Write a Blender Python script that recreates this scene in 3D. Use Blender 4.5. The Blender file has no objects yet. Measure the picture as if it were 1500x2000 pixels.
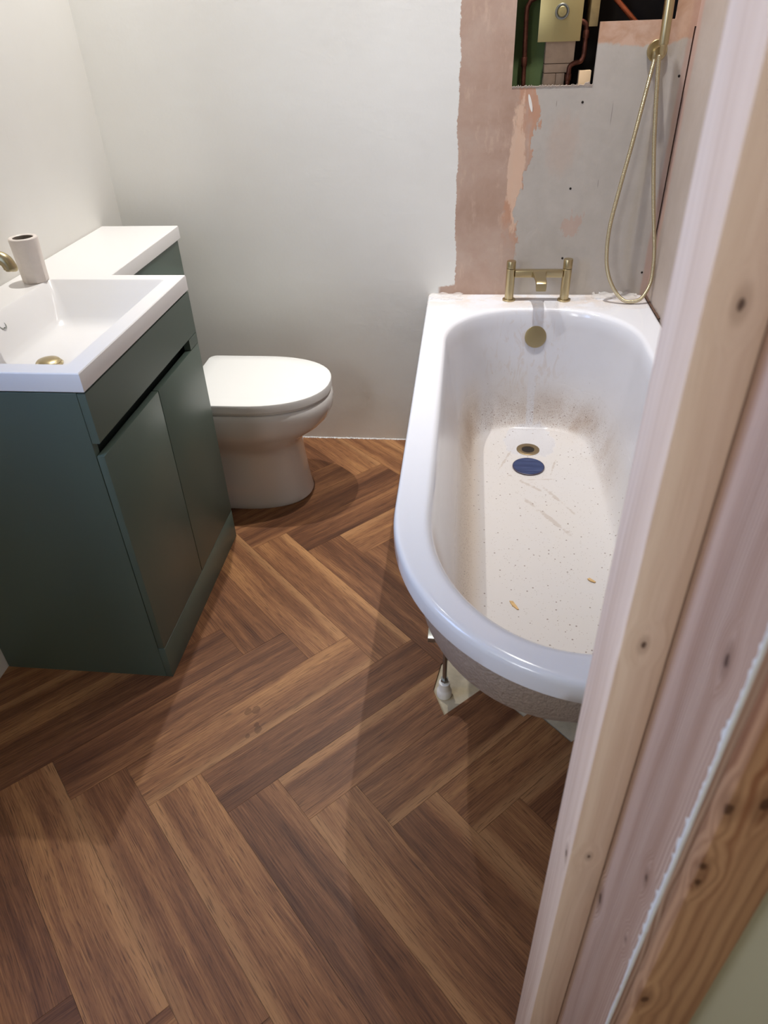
import bpy, bmesh, math, random
from mathutils import Vector, Matrix
from mathutils.geometry import tessellate_polygon
SC = bpy.context.scene
COL = SC.collection
random.seed(7)

# ------------------------------------------------------------------ camera
cam_d = bpy.data.cameras.new('camera'); cam = bpy.data.objects.new('camera', cam_d); COL.objects.link(cam)
Rr = Vector((0.99404794, 0.10414916, -0.03196308)); Ru = Vector((-0.03536613, 0.58599668, 0.80954131))
Rf = Vector((-0.1030433, 0.80359246, -0.58619215))
m = Matrix((Rr, Ru, -Rf)).transposed().to_4x4(); m.translation = Vector((1.18501, -2.42068, 1.40120))
cam.matrix_world = m
cam_d.sensor_fit = 'HORIZONTAL'; cam_d.sensor_width = 36; cam_d.lens = 1353.39 / 1500 * 36
cam_d.clip_start = 0.02
cam_d.dof.use_dof = True; cam_d.dof.focus_distance = 2.0; cam_d.dof.aperture_fstop = 9.5
SC.camera = cam
# ------------------------------------------------------------------ world, lights, exposure
w = bpy.data.worlds.new('world'); SC.world = w; w.use_nodes = True
w.node_tree.nodes['Background'].inputs[0].default_value = (0.75, 0.82, 1, 1)
w.node_tree.nodes['Background'].inputs[1].default_value = 0.25
SC.view_settings.view_transform = 'Standard'; SC.view_settings.look = 'None'
SC.view_settings.gamma = 1; SC.view_settings.use_curve_mapping = False
SC.view_settings.exposure = 0.13
SC.cycles.diffuse_bounces = 8
CEIL = 2.70
def spot(name, loc, power, col, radius=0.015, angle=80, blend=1.0):
    l = bpy.data.lights.new(name, 'SPOT'); l.energy = power; l.color = col; l.shadow_soft_size = radius
    l.spot_size = math.radians(angle); l.spot_blend = blend
    o = bpy.data.objects.new(name, l); o.location = loc; COL.objects.link(o); return o
WARM = (1, 0.978, 0.942)
spot('downlight_lamp_vanity', (0.40, -0.30, CEIL - 0.012), 108, WARM)
spot('downlight_lamp_bath', (1.385, -0.26, CEIL - 0.012), 122, WARM)
def area(name, loc, rot, sx, sy, power, col):
    l = bpy.data.lights.new(name, 'AREA'); l.shape = 'RECTANGLE'; l.size = sx; l.size_y = sy; l.energy = power; l.color = col
    o = bpy.data.objects.new(name, l); o.location = loc; o.rotation_euler = rot; COL.objects.link(o); return o
area('window_daylight', (-0.13, -1.70, 1.47), (0, math.radians(-90), 0), 0.80, 0.44, 10.5, (0.36, 0.54, 1.0))
area('hall_fill', (-0.06, -3.28, 1.75), (math.radians(90), 0, 0), 0.6, 0.8, 17, (0.94, 0.96, 1.0))  # added fill light for door stop and hall wall; no window behind it
area('hall_ceiling_fill', (1.95, -2.80, CEIL - 0.02), (0, 0, 0), 0.3, 0.3, 6, (1, 0.92, 0.80))  # unseen source added under the ceiling to brighten the hall
# ------------------------------------------------------------------ helpers
def new_obj(name, bm, mat=None, parent=None, smooth=None):
    bmesh.ops.recalc_face_normals(bm, faces=bm.faces)
    me = bpy.data.meshes.new(name)
    if parent is not None:
        off = world_of(parent); bmesh.ops.translate(bm, verts=bm.verts, vec=-off)
    bm.to_mesh(me); bm.free()
    if mat: me.materials.append(mat)
    if smooth is not None:
        me.polygons.foreach_set('use_smooth', [True] * len(me.polygons))
        me.set_sharp_from_angle(angle=math.radians(smooth))
    o = bpy.data.objects.new(name, me); COL.objects.link(o)
    if parent is not None: o.parent = parent
    return o
def world_of(o):
    v = Vector((0, 0, 0))
    while o is not None:
        v += o.location; o = o.parent
    return v
def tag(o, label=None, cat=None, group=None, kind=None):
    if label: o['label'] = label
    if cat: o['category'] = cat
    if group: o['group'] = group
    if kind: o['kind'] = kind
    return o
def thing(name, loc, label, cat, group=None, kind=None):
    o = bpy.data.objects.new(name, None); o.location = loc; o.empty_display_size = 0.05; COL.objects.link(o)
    return tag(o, label, cat, group, kind)
def add_box(bm, x0, x1, y0, y1, z0, z1, bev=0.0, seg=2):
    r = bmesh.ops.create_cube(bm, size=1)
    vs = r['verts']
    for v in vs:
        v.co = Vector(((x0 + x1) / 2 + v.co.x * (x1 - x0), (y0 + y1) / 2 + v.co.y * (y1 - y0), (z0 + z1) / 2 + v.co.z * (z1 - z0)))
    if bev:
        es = list({e for v in vs for e in v.link_edges})
        bmesh.ops.bevel(bm, geom=es, offset=bev, segments=seg, profile=0.5, affect='EDGES')
def box(name, x0, x1, y0, y1, z0, z1, mat, parent=None, bev=0.0, seg=2):
    bm = bmesh.new(); add_box(bm, min(x0, x1), max(x0, x1), min(y0, y1), max(y0, y1), min(z0, z1), max(z0, z1), bev, seg)
    return new_obj(name, bm, mat, parent, 35 if bev else None)
def frame_of(d):
    d = d.normalized(); a = Vector((0, 0, 1)) if abs(d.z) < 0.9 else Vector((1, 0, 0))
    u = d.cross(a).normalized(); return u, d.cross(u).normalized()
def add_tube(bm, pts, rad, n=14, cap=True):
    """tube along points; rad float or list; parallel-transported frame"""
    pts = [Vector(p) for p in pts]; k = len(pts)
    rads = rad if isinstance(rad, (list, tuple)) else [rad] * k
    rings = []; u = None
    for i, p in enumerate(pts):
        t = (pts[min(i + 1, k - 1)] - pts[max(i - 1, 0)]).normalized()
        if u is None: u, _ = frame_of(t)
        else:
            u = (u - t * u.dot(t)).normalized()
        v = t.cross(u)
        rings.append([bm.verts.new(p + (u * math.cos(2 * math.pi * j / n) + v * math.sin(2 * math.pi * j / n)) * rads[i]) for j in range(n)])
    for a, b in zip(rings, rings[1:]):
        for j in range(n): bm.faces.new((a[j], a[(j + 1) % n], b[(j + 1) % n], b[j]))
    if cap: bm.faces.new(rings[0][::-1]); bm.faces.new(rings[-1])
def lathe(bm, c, axis, prof, n=40, cap0=True, cap1=True):
    """prof: list of (radius, height along axis)"""
    c = Vector(c); ax = Vector(axis).normalized(); u, v = frame_of(ax); rings = []
    for r, h in prof:
        rings.append([bm.verts.new(c + ax * h + (u * math.cos(2 * math.pi * j / n) + v * math.sin(2 * math.pi * j / n)) * r) for j in range(n)])
    for a, b in zip(rings, rings[1:]):
        for j in range(n): bm.faces.new((a[j], a[(j + 1) % n], b[(j + 1) % n], b[j]))
    if cap0: bm.faces.new(rings[0][::-1])
    if cap1: bm.faces.new(rings[-1])
def lathe_obj(name, c, axis, prof, mat, parent=None, n=40, cap0=True, cap1=True, ang=35):
    bm = bmesh.new(); lathe(bm, c, axis, prof, n, cap0, cap1); return new_obj(name, bm, mat, parent, ang)
def loft(bm, rings, close=True):
    R = [[bm.verts.new(p) for p in r] for r in rings]; n = len(R[0])
    for a, b in zip(R, R[1:]):
        for j in range(n if close else n - 1): bm.faces.new((a[j], a[(j + 1) % n], b[(j + 1) % n], b[j]))
    return R
def catmull(P, k=12):
    P = [Vector(p) for p in P]; Q = [2 * P[0] - P[1]] + P + [2 * P[-1] - P[-2]]; out = []
    for i in range(1, len(Q) - 2):
        a, b, c, d = Q[i - 1:i + 3]
        for j in range(k):
            t = j / k
            out.append(0.5 * ((2 * b) + (c - a) * t + (2 * a - 5 * b + 4 * c - d) * t * t + (3 * b - a - 3 * c + d) * t ** 3))
    out.append(P[-1]); return out
def resample(P, step):
    out = [P[0].copy()]; acc = 0.0
    for a, b in zip(P, P[1:]):
        L = (b - a).length
        if L < 1e-9: continue
        d = step - acc
        while d <= L: out.append(a.lerp(b, d / L)); d += step
        acc = L - (d - step)
    return out
# ------------------------------------------------------------------ material helpers
def lin(c):
    c = [x / 255 for x in c[:3]]
    return tuple((x / 12.92 if x <= 0.04045 else ((x + 0.055) / 1.055) ** 2.4) for x in c) + (1,)
class NT:
    def __init__(s, name):
        s.m = bpy.data.materials.new(name); s.m.use_nodes = True; s.t = s.m.node_tree; s.b = s.t.nodes['Principled BSDF']; s.pos = None
    def n(s, typ, **kw):
        nd = s.t.nodes.new(typ)
        for k, v in kw.items(): setattr(nd, k, v)
        return nd
    def l(s, a, b): s.t.links.new(a, b)
    def put(s, sock, v):
        if isinstance(v, bpy.types.NodeSocket): s.l(v, sock)
        else:
            if sock.type == 'RGBA' and not isinstance(v, (int, float)) and len(v) == 3: v = tuple(v) + (1,)
            sock.default_value = v
    def set(s, **kw):
        for k, v in kw.items(): s.put(s.b.inputs[k.replace('_', ' ')], v)
    def P(s):
        if s.pos is None: s.pos = s.n('ShaderNodeNewGeometry').outputs['Position']
        return s.pos
    def xyz(s, v):
        q = s.n('ShaderNodeSeparateXYZ'); s.l(v, q.inputs[0]); return q.outputs
    def comb(s, x, y, z):
        q = s.n('ShaderNodeCombineXYZ'); s.put(q.inputs[0], x); s.put(q.inputs[1], y); s.put(q.inputs[2], z); return q.outputs[0]
    def math(s, op, a, b=0.0, c=0.0, clamp=False):
        q = s.n('ShaderNodeMath', operation=op, use_clamp=clamp); s.put(q.inputs[0], a); s.put(q.inputs[1], b); s.put(q.inputs[2], c); return q.outputs[0]
    def mapping(s, v, scale=(1, 1, 1), loc=(0, 0, 0), rot=(0, 0, 0)):
        q = s.n('ShaderNodeMapping'); s.l(v, q.inputs[0]); q.inputs['Scale'].default_value = scale
        q.inputs['Location'].default_value = loc; q.inputs['Rotation'].default_value = rot; return q.outputs[0]
    def noise(s, v, scale=5, detail=4, rough=0.5, dist=0.0, out=0):
        q = s.n('ShaderNodeTexNoise'); s.l(v, q.inputs['Vector']); q.inputs['Scale'].default_value = scale
        q.inputs['Detail'].default_value = detail; q.inputs['Roughness'].default_value = rough; q.inputs['Distortion'].default_value = dist; return q.outputs[out]
    def voro(s, v, scale=5, feature='F1', out='Distance', rnd=1.0):
        q = s.n('ShaderNodeTexVoronoi', feature=feature); s.l(v, q.inputs['Vector']); q.inputs['Scale'].default_value = scale
        q.inputs['Randomness'].default_value = rnd; return q.outputs[out]
    def ramp(s, f, stops, interp='LINEAR'):
        q = s.n('ShaderNodeValToRGB'); s.l(f, q.inputs[0]); cr = q.color_ramp; cr.interpolation = interp
        while len(cr.elements) < len(stops): cr.elements.new(0.5)
        for e, (p, c) in zip(cr.elements, stops):
            e.position = p; e.color = c if isinstance(c, (tuple, list)) else (c, c, c, 1)
        return q.outputs[0]
    def sstep(s, v, a, b):
        q = s.n('ShaderNodeMapRange', interpolation_type='SMOOTHSTEP'); s.put(q.inputs['Value'], v)
        q.inputs['From Min'].default_value = a; q.inputs['From Max'].default_value = b
        q.inputs['To Min'].default_value = 0; q.inputs['To Max'].default_value = 1; return q.outputs[0]
    def mix(s, f, a, b, blend='MIX'):
        q = s.n('ShaderNodeMix', data_type='RGBA', blend_type=blend); s.put(q.inputs[0], f); s.put(q.inputs[6], a); s.put(q.inputs[7], b); return q.outputs[2]
    def bump(s, h, strength=0.3, dist=0.01):
        q = s.n('ShaderNodeBump'); s.l(h, q.inputs['Height']); q.inputs['Strength'].default_value = strength; q.inputs['Distance'].default_value = dist
        s.l(q.outputs[0], s.b.inputs['Normal']); return q
    def ell(s, v, c, r, rot=0.0, soft=0.15, wob=None):
        """elliptical mask, 1 inside, in world axes; r components of 0 are ignored"""
        p = s.mapping(v, loc=tuple(-x for x in c))
        if rot: p = s.n_rot(p, rot)
        o = s.xyz(p); acc = None
        for i in range(3):
            if r[i]:
                t = s.math('POWER', s.math('ABSOLUTE', s.math('DIVIDE', o[i], r[i])), 2.0)
                acc = t if acc is None else s.math('ADD', acc, t)
        if wob is not None: acc = s.math('ADD', acc, wob)
        return s.math('SUBTRACT', 1.0, s.sstep(acc, 1 - soft, 1 + soft))
    def n_rot(s, p, rot):
        q = s.n('ShaderNodeVectorRotate', rotation_type='EULER_XYZ'); s.l(p, q.inputs['Vector']); q.inputs['Rotation'].default_value = rot if isinstance(rot, tuple) else (0, 0, rot)
        return q.outputs[0]
def plain(name, col, rough=0.5, metal=0.0, bump=None, var=0.0, vscale=8, coat=0.0):
    t = NT(name); c = lin(col)
    if var:
        nz = t.noise(t.P(), vscale, 5, 0.6); d = tuple(x * (1 - var) for x in c[:3]) + (1,); e = tuple(min(1, x * (1 + var)) for x in c[:3]) + (1,)
        t.set(Base_Color=t.ramp(nz, [(0.3, d), (0.7, e)]))
    else: t.set(Base_Color=c)
    t.set(Roughness=rough, Metallic=metal)
    if coat: t.set(Coat_Weight=coat, Coat_Roughness=0.05)
    if bump: t.bump(t.noise(t.P(), bump[0], 5, 0.6), bump[1], bump[2])
    return t.m
# ---- white wall paint (also bare plaster zones on the back wall)
WHITE = (221, 219, 213)
def wall_white():
    t = NT('white_wall_paint'); P = t.P()
    n1 = t.noise(P, 2.2, 4, 0.55); n2 = t.noise(P, 60, 3, 0.6)
    t.set(Base_Color=t.ramp(n1, [(0.3, lin((230, 228, 222))), (0.7, lin((235, 234, 229)))]), Roughness=0.75)
    t.bump(t.math('ADD', t.math('MULTIPLY', n1, 1.5), t.math('MULTIPLY', n2, 0.12)), 0.25, 0.01)
    return t.m
def wall_back_mat():
    t = NT('painted_and_bare_plaster_wall'); P = t.P(); x, y, z = t.xyz(P)
    n1 = t.noise(P, 2.2, 4, 0.55); n2 = t.noise(P, 60, 3, 0.6)
    white = t.ramp(n1, [(0.3, lin((230, 228, 222))), (0.7, lin((235, 234, 229)))])
    edge = t.math('ADD', t.math('MULTIPLY', t.math('SUBTRACT', t.noise(P, 9, 3, 0.5), 0.5), 0.035), t.math('MULTIPLY', t.math('SUBTRACT', t.noise(P, 110, 3, 0.7), 0.5), 0.014))
    xe = t.math('ADD', x, edge)
    # paint stops lower down a bit further left, above the bath rim
    low = t.math('MULTIPLY', t.math('SUBTRACT', 1.0, t.sstep(t.math('ADD', z, edge), 0.617, 0.624)), t.sstep(xe, 1.098, 1.112))
    paint = t.math('SUBTRACT', 1.0, t.sstep(xe, 1.150, 1.153))
    paint = t.math('MULTIPLY', paint, t.math('SUBTRACT', 1.0, low))
    # skim plaster (pink) and plasterboard paper (grey lilac)
    pn = t.noise(P, 5, 6, 0.62, 0.4); pf = t.noise(t.mapping(P, (1, 1, 0.35)), 28, 5, 0.65)
    pink = t.ramp(pn, [(0.28, lin((170, 139, 120))), (0.5, lin((184, 156, 139))), (0.75, lin((194, 171, 156)))])
    pink = t.mix(t.math('MULTIPLY', t.sstep(pf, 0.52, 0.72), 0.45), pink, lin((216, 188, 168)))
    bn = t.noise(P, 14, 5, 0.6)
    board = t.ramp(bn, [(0.3, lin((177, 169, 160))), (0.7, lin((186, 178, 169)))])
    # boundary of plaster over board
    wob = t.math('MULTIPLY', t.math('SUBTRACT', t.noise(t.mapping(P, (1, 1, 0.45)), 7, 6, 0.65), 0.5), 0.22)
    fine = t.math('MULTIPLY', t.math('SUBTRACT', t.noise(P, 60, 4, 0.7), 0.5), 0.03)
    lean = t.math('MULTIPLY', t.math('SUBTRACT', z, 0.9), 0.05)
    xb = t.math('SUBTRACT', t.math('ADD', t.math('ADD', x, wob), fine), lean)
    isb = t.sstep(xb, 1.352, 1.360)
    # darker filled strip in the joint
    strip = t.math('MULTIPLY', t.sstep(xb, 1.30, 1.315), t.math('SUBTRACT', 1.0, isb))
    strip = t.math('MULTIPLY', strip, t.math('MULTIPLY', t.sstep(z, 0.72, 0.80), t.sstep(t.noise(t.mapping(P, (1, 1, 0.3)), 16, 4, 0.6), 0.38, 0.55)))
    pink = t.mix(t.math('MULTIPLY', strip, 0.75), pink, lin((190, 141, 112)))
    drip = t.math('MULTIPLY', t.ell(P, (1.335, 0, 0.985), (0.022, 0, 0.17), soft=0.25, wob=t.math('ADD', t.math('MULTIPLY', t.math('SUBTRACT', pf, 0.5), 4.5), t.math('MULTIPLY', wob, 14.0))), 0.8)
    pink = t.mix(drip, pink, lin((218, 186, 162)))
    bare = t.mix(isb, pink, board)
    # plaster smear around the top cut-out and right corner
    top = t.math('MULTIPLY', t.sstep(t.math('ADD', z, t.math('MULTIPLY', wob, 0.35)), 1.298, 1.306), t.sstep(x, 1.5, 1.52))
    tc = t.ramp(t.noise(P, 12, 4, 0.6, 0.6), [(0.35, lin((180, 140, 112))), (0.6, lin((199, 166, 145)))])
    bare = t.mix(top, bare, tc)
    rc = t.sstep(t.math('ADD', x, t.math('MULTIPLY', wob, 0.12)), 1.776, 1.786)
    bare = t.mix(t.math('MULTIPLY', rc, 0.6), bare, lin((182, 146, 128)))
    sm = t.ell(P, (1.525, 0, 0.82), (0.03, 0, 0.035), wob=t.math('MULTIPLY', t.math('SUBTRACT', pf, 0.5), 9))
    bare = t.mix(t.math('MULTIPLY', sm, 0.35), bare, lin((190, 140, 116)))
    sm2 = t.ell(P, (1.47, 0, 1.05), (0.05, 0, 0.08), soft=0.9, wob=t.math('MULTIPLY', t.math('SUBTRACT', pf, 0.5), 4))
    bare = t.mix(t.math('MULTIPLY', sm2, 0.35), bare, lin((192, 165, 148)))
    # torn white paper nick under the cut-out and pencil ticks
    nick = t.ell(P, (1.363, 0, 1.163), (0.0042, 0, 0.024), rot=(0, math.radians(16), 0))
    bare = t.mix(nick, bare, lin((232, 228, 222)))
    for cx, cz, h in ((1.604, 1.13, 0.03), (1.592, 0.94, 0.012), (1.372, 1.145, 0.008), (1.44, 1.16, 0.008)):
        bare = t.mix(t.math('MULTIPLY', t.ell(P, (cx, 0, cz), (0.0011, 0, h), soft=0.5), 0.5), bare, lin((110, 100, 96)))
    col = t.mix(paint, bare, white)
    col = t.mix(t.math('MULTIPLY', t.ell(P, (0.9, 0, 0.52), (0.0045, 0, 0.0025)), 0.5), col, lin((235, 233, 228)))
    t.set(Base_Color=col, Roughness=0.8)
    h = t.math('ADD', t.math('ADD', t.math('MULTIPLY', n1, 1.2), t.math('MULTIPLY', n2, 0.15)), t.math('ADD', t.math('MULTIPLY', paint, 0.12), t.math('MULTIPLY', isb, -0.12)))
    h = t.math('ADD', h, t.math('MULTIPLY', t.math('MULTIPLY', pf, 0.25), t.math('SUBTRACT', 1.0, paint)))
    t.bump(h, 0.28, 0.01)
    return t.m
def wall_right_mat():
    t = NT('pinkish_plasterboard_wall'); P = t.P()
    pn = t.noise(P, 4, 5, 0.6, 0.3)
    c = t.ramp(pn, [(0.3, lin((178, 162, 150))), (0.7, lin((192, 178, 168)))])
    y = t.xyz(P)[1]
    c = t.mix(t.math('MULTIPLY', t.sstep(t.math('ADD', y, t.math('MULTIPLY', pn, 0.05)), -0.03, 0.0), 0.7), c, lin((190, 152, 136)))
    t.set(Base_Color=c, Roughness=0.8); t.bump(t.noise(P, 25, 4, 0.6), 0.2, 0.004)
    return t.m
def floor_mat():
    t = NT('oak_herringbone_vinyl'); uv = t.n('ShaderNodeUVMap', uv_map='UVMap').outputs[0]
    at = t.n('ShaderNodeAttribute', attribute_name='tone'); tone = at.outputs['Fac']
    P = t.P()
    # gentle warp so that grain wanders
    wv = t.noise(t.mapping(uv, (1.5, 3.0, 1)), 1.0, 2, 0.4, 0, 1)
    vm = t.n('ShaderNodeVectorMath', operation='MULTIPLY_ADD'); t.l(wv, vm.inputs[0]); vm.inputs[1].default_value = (0.0, 0.05, 0); t.l(uv, vm.inputs[2]); W = vm.outputs[0]
    broad = t.noise(t.mapping(W, (1.4, 13, 1)), 1.0, 4, 0.55)
    rings = t.n('ShaderNodeTexWave', wave_type='BANDS', bands_direction='Y', wave_profile='SIN'); t.l(t.mapping(W, (1.0, 1, 1)), rings.inputs[0])
    rings.inputs['Scale'].default_value = 9; rings.inputs['Distortion'].default_value = 4; rings.inputs['Detail'].default_value = 3
    rings.inputs['Detail Scale'].default_value = 0.35; rings.inputs['Detail Roughness'].default_value = 0.6
    fine = t.noise(t.mapping(W, (7, 330, 1)), 1.0, 5, 0.75)
    pore = t.noise(t.mapping(W, (20, 480, 1)), 1.0, 2, 0.5)
    f = t.math('ADD', t.math('MULTIPLY', broad, 0.66), t.math('ADD', t.math('MULTIPLY', rings.outputs['Fac'], 0.05), t.math('SUBTRACT', t.math('MULTIPLY', fine, 0.62), 0.13)))
    f = t.math('ADD', f, t.math('MULTIPLY', t.math('SUBTRACT', tone, 0.5), 0.13))
    c = t.ramp(f, [(0.30, lin((74, 45, 30))), (0.45, lin((108, 70, 46))), (0.58, lin((138, 94, 62))), (0.78, lin((184, 134, 86)))])
    # lighter sapwood along one long edge of many planks
    v = t.xyz(uv)[1]
    lv = t.n('ShaderNodeAttribute', attribute_name='vpos').outputs['Fac']
    sap = t.math('MULTIPLY', t.sstep(t.math('ADD', lv, t.math('MULTIPLY', broad, 0.25)), 0.86, 1.04), t.sstep(tone, 0.3, 0.5))
    c = t.mix(t.math('MULTIPLY', sap, 0.5), c, lin((190, 142, 96)))
    c = t.mix(t.math('MULTIPLY', t.sstep(pore, 0.54, 0.68), 0.6), c, lin((64, 40, 28)))
    # occasional dark splits and knots
    vk = t.voro(t.mapping(W, (1.6, 7.5, 1)), 1.0); crack = t.math('MULTIPLY', t.math('SUBTRACT', 1.0, t.sstep(vk, 0.035, 0.085)), t.sstep(t.noise(t.mapping(W, (6, 150, 1)), 1, 3, 0.6), 0.48, 0.58))
    c = t.mix(t.math('MULTIPLY', crack, 0.8), c, lin((38, 25, 20)))
    # dried drips on the floor
    for cx, cy, r in ((0.690, -1.363, 0.009), (0.708, -1.355, 0.010), (0.727, -1.412, 0.009), (0.720, -1.398, 0.006), (0.707, -1.432, 0.0055)):
        c = t.mix(t.math('MULTIPLY', t.ell(P, (cx, cy, 0), (r, r * 1.2, 0), wob=t.math('MULTIPLY', t.math('SUBTRACT', t.noise(P, 90, 2), 0.5), 2.0)), 0.45), c, lin((62, 33, 14)))
    t.set(Base_Color=c, Roughness=t.ramp(fine, [(0.3, 0.50), (0.7, 0.42)]))
    t.b.inputs['Specular IOR Level'].default_value = 0.3
    t.bump(t.math('ADD', t.math('MULTIPLY', fine, 0.6), t.math('MULTIPLY', pore, -0.7)), 0.35, 0.0012)
    return t.m
def pine(name, base, dark, knots=(), seed=0.0, period=0.005, amt=0.35, rough=0.6, streak=None):
    t = NT(name); P = t.P(); Q = t.mapping(P, loc=(seed, seed * 0.7, seed * 1.3))
    x, y, z = t.xyz(Q)
    lat = t.math('ADD', x, y)
    wob = t.math('MULTIPLY', t.math('SUBTRACT', t.noise(t.mapping(Q, (5, 5, 2.0)), 1.0, 3, 0.5), 0.5), 0.045)
    px, py, pz = t.xyz(P); bend = None
    for (kx, ky, kz, r) in knots:
        # rings squeeze round the knot
        dl = t.math('SUBTRACT', t.math('ADD', px, py), kx + ky)
        g = t.ell(P, (kx, ky, kz), (0.012 + r * 2, 0.012 + r * 2, r * 5 + 0.012), soft=0.98)
        b = t.math('MULTIPLY', t.math('MULTIPLY', t.math('SIGN', dl), g), 0.008)
        bend = b if bend is None else t.math('ADD', bend, b)
    v = t.math('ADD', lat, wob)
    if bend is not None: v = t.math('SUBTRACT', v, bend)
    ph = t.math('ADD', t.math('MULTIPLY', v, 6.2832 / period), t.math('MULTIPLY', t.noise(t.mapping(Q, (60, 60, 4)), 1.0, 2, 0.5), 3.0))
    grain = t.math('POWER', t.math('ADD', t.math('MULTIPLY', t.math('SINE', ph), 0.5), 0.5), 2.0)
    gm = t.sstep(t.noise(t.comb(t.math('MULTIPLY', v, 26), 0.0, t.math('MULTIPLY', z, 0.6)), 1.0, 2, 0.5), 0.30, 0.70)
    fine = t.noise(t.comb(t.math('MULTIPLY', v, 900), t.math('MULTIPLY', x, 300), t.math('MULTIPLY', z, 9)), 1.0, 3, 0.6)
    broad = t.noise(t.comb(t.math('MULTIPLY', v, 45), 0.0, t.math('MULTIPLY', z, 1.6)), 1.0, 3, 0.5)
    c = t.ramp(broad, [(0.35, lin(base)), (0.65, lin(tuple(0.66 * a + 0.34 * b for a, b in zip(base, dark))))])
    if streak: c = t.mix(t.math('MULTIPLY', t.sstep(broad, 0.50, 0.68), 0.8), c, lin(streak))
    c = t.mix(t.math('MULTIPLY', t.math('MULTIPLY', grain, gm), amt), c, lin(dark))
    c = t.mix(t.math('MULTIPLY', t.sstep(fine, 0.45, 0.8), 0.22), c, lin(dark))
    for (kx, ky, kz, r) in knots:
        k = t.ell(P, (kx, ky, kz), (r, r, r * 1.9), soft=0.6, wob=t.math('MULTIPLY', t.math('SUBTRACT', t.noise(P, 160, 3), 0.5), 1.6))
        halo = t.ell(P, (kx, ky, kz), (r * 2.4, r * 2.4, r * 5.5), soft=0.95)
        c = t.mix(t.math('MULTIPLY', halo, 0.4), c, lin(tuple(0.8 * q for q in dark)))
        c = t.mix(t.math('MULTIPLY', k, 0.85), c, lin((66, 42, 32)))
    t.set(Base_Color=c, Roughness=rough)
    t.bump(t.math('ADD', fine, t.math('MULTIPLY', grain, 0.4)), 0.15, 0.001)
    return t.m
def tub_mat():
    t = NT('white_acrylic_with_building_dust'); P = t.P(); x, y, z = t.xyz(P)
    inside = t.math('MULTIPLY', t.math('MULTIPLY', t.sstep(x, 1.16, 1.20), t.math('SUBTRACT', 1.0, t.sstep(z, 0.21, 0.46))), t.sstep(y, -1.66, -1.60))
    inside = t.math('MULTIPLY', inside, t.sstep(z, 0.193, 0.197))
    n = t.noise(P, 6, 5, 0.6, 0.5); nf = t.noise(P, 130, 3, 0.7)
    dust = t.math('MULTIPLY', inside, t.math('ADD', 0.45, t.math('MULTIPLY', n, 0.5)), clamp=True)
    # scoured patch around and above the waste
    wob = t.math('MULTIPLY', t.math('SUBTRACT', t.noise(P, 18, 4, 0.6), 0.5), 1.5)
    clean = t.ell(P, (1.425, -0.345, 0), (0.085, 0.10, 0), soft=0.12, wob=wob)
    run = t.ell(P, (1.428, -0.22, 0), (0.013, 0.12, 0), soft=0.4, wob=wob)
    clean = t.math('MAXIMUM', clean, run)
    dust = t.math('MULTIPLY', dust, t.math('SUBTRACT', 1.0, t.math('MULTIPLY', clean, 0.8)))
    # thicker brown grime where the wall meets the floor
    zb = t.math('MULTIPLY', t.sstep(z, 0.200, 0.225), t.math('SUBTRACT', 1.0, t.sstep(z, 0.25, 0.37)))
    back = t.math('MULTIPLY', zb, t.sstep(y, -0.75, -0.40)); 
    grime = t.math('MULTIPLY', t.math('MULTIPLY', back, t.sstep(n, 0.30, 0.75)), t.math('SUBTRACT', 1.0, clean))
    base = lin((220, 221, 227))
    film = t.math('MULTIPLY', t.math('MULTIPLY', t.sstep(x, 1.131, 1.14), t.math('SUBTRACT', 1.0, t.sstep(x, 1.712, 1.72))), t.math('MULTIPLY', t.sstep(y, -1.665, -1.655), t.math('SUBTRACT', 1.0, t.sstep(z, 0.53, 0.585))))  # greys the bath inside: thin dust, and colour standing in for dimmer light
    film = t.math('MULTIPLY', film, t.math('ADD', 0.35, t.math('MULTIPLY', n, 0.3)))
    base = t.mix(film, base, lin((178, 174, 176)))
    c = t.mix(dust, base, lin((208, 202, 196)))
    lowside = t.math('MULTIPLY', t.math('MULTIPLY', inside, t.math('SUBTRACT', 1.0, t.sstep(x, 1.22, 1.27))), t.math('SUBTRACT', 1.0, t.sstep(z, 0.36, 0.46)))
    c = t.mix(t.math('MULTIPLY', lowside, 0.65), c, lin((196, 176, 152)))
    c = t.mix(t.math('MULTIPLY', grime, 0.65), c, lin((152, 126, 104)))
    for cx, cy, a, rx, ry in ((1.455, -0.78, -56, 0.09, 0.006), (1.40, -0.60, -42, 0.05, 0.005), (1.475, -0.66, -60, 0.07, 0.005), (1.34, -0.46, 70, 0.06, 0.003), (1.50, -0.46, 75, 0.06, 0.0028), (1.42, -0.575, 5, 0.06, 0.0022)):
        wv_ = t.math('MULTIPLY', t.math('SUBTRACT', t.noise(P, 24, 5, 0.7), 0.5), 16.0)
        k_ = t.math('MULTIPLY', t.ell(P, (cx, cy, 0), (rx, ry, 0), rot=math.radians(a) * -1, soft=0.9, wob=wv_), inside)
        c = t.mix(t.math('MULTIPLY', k_, 0.4), c, lin((166, 148, 132)))
    # sandy grit along the side, speckles on the floor
    side = t.math('MULTIPLY', zb, t.math('SUBTRACT', 1.0, t.sstep(x, 1.24, 1.30)))
    g1 = t.math('MULTIPLY', t.sstep(t.noise(P, 330, 2, 0.6), 0.56, 0.66), t.math('MULTIPLY', t.math('MAXIMUM', t.math('MULTIPLY', side, 0.8), back), inside))
    c = t.mix(t.math('MULTIPLY', g1, 0.75), c, lin((120, 84, 62)))
    v1 = t.voro(P, 75); v1c = t.xyz(t.voro(P, 75, out='Color'))
    sp = t.math('MULTIPLY', t.math('SUBTRACT', 1.0, t.sstep(v1, 0.13, 0.2)), t.math('MULTIPLY', t.sstep(v1c[0], 0.72, 0.76), inside))
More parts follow.
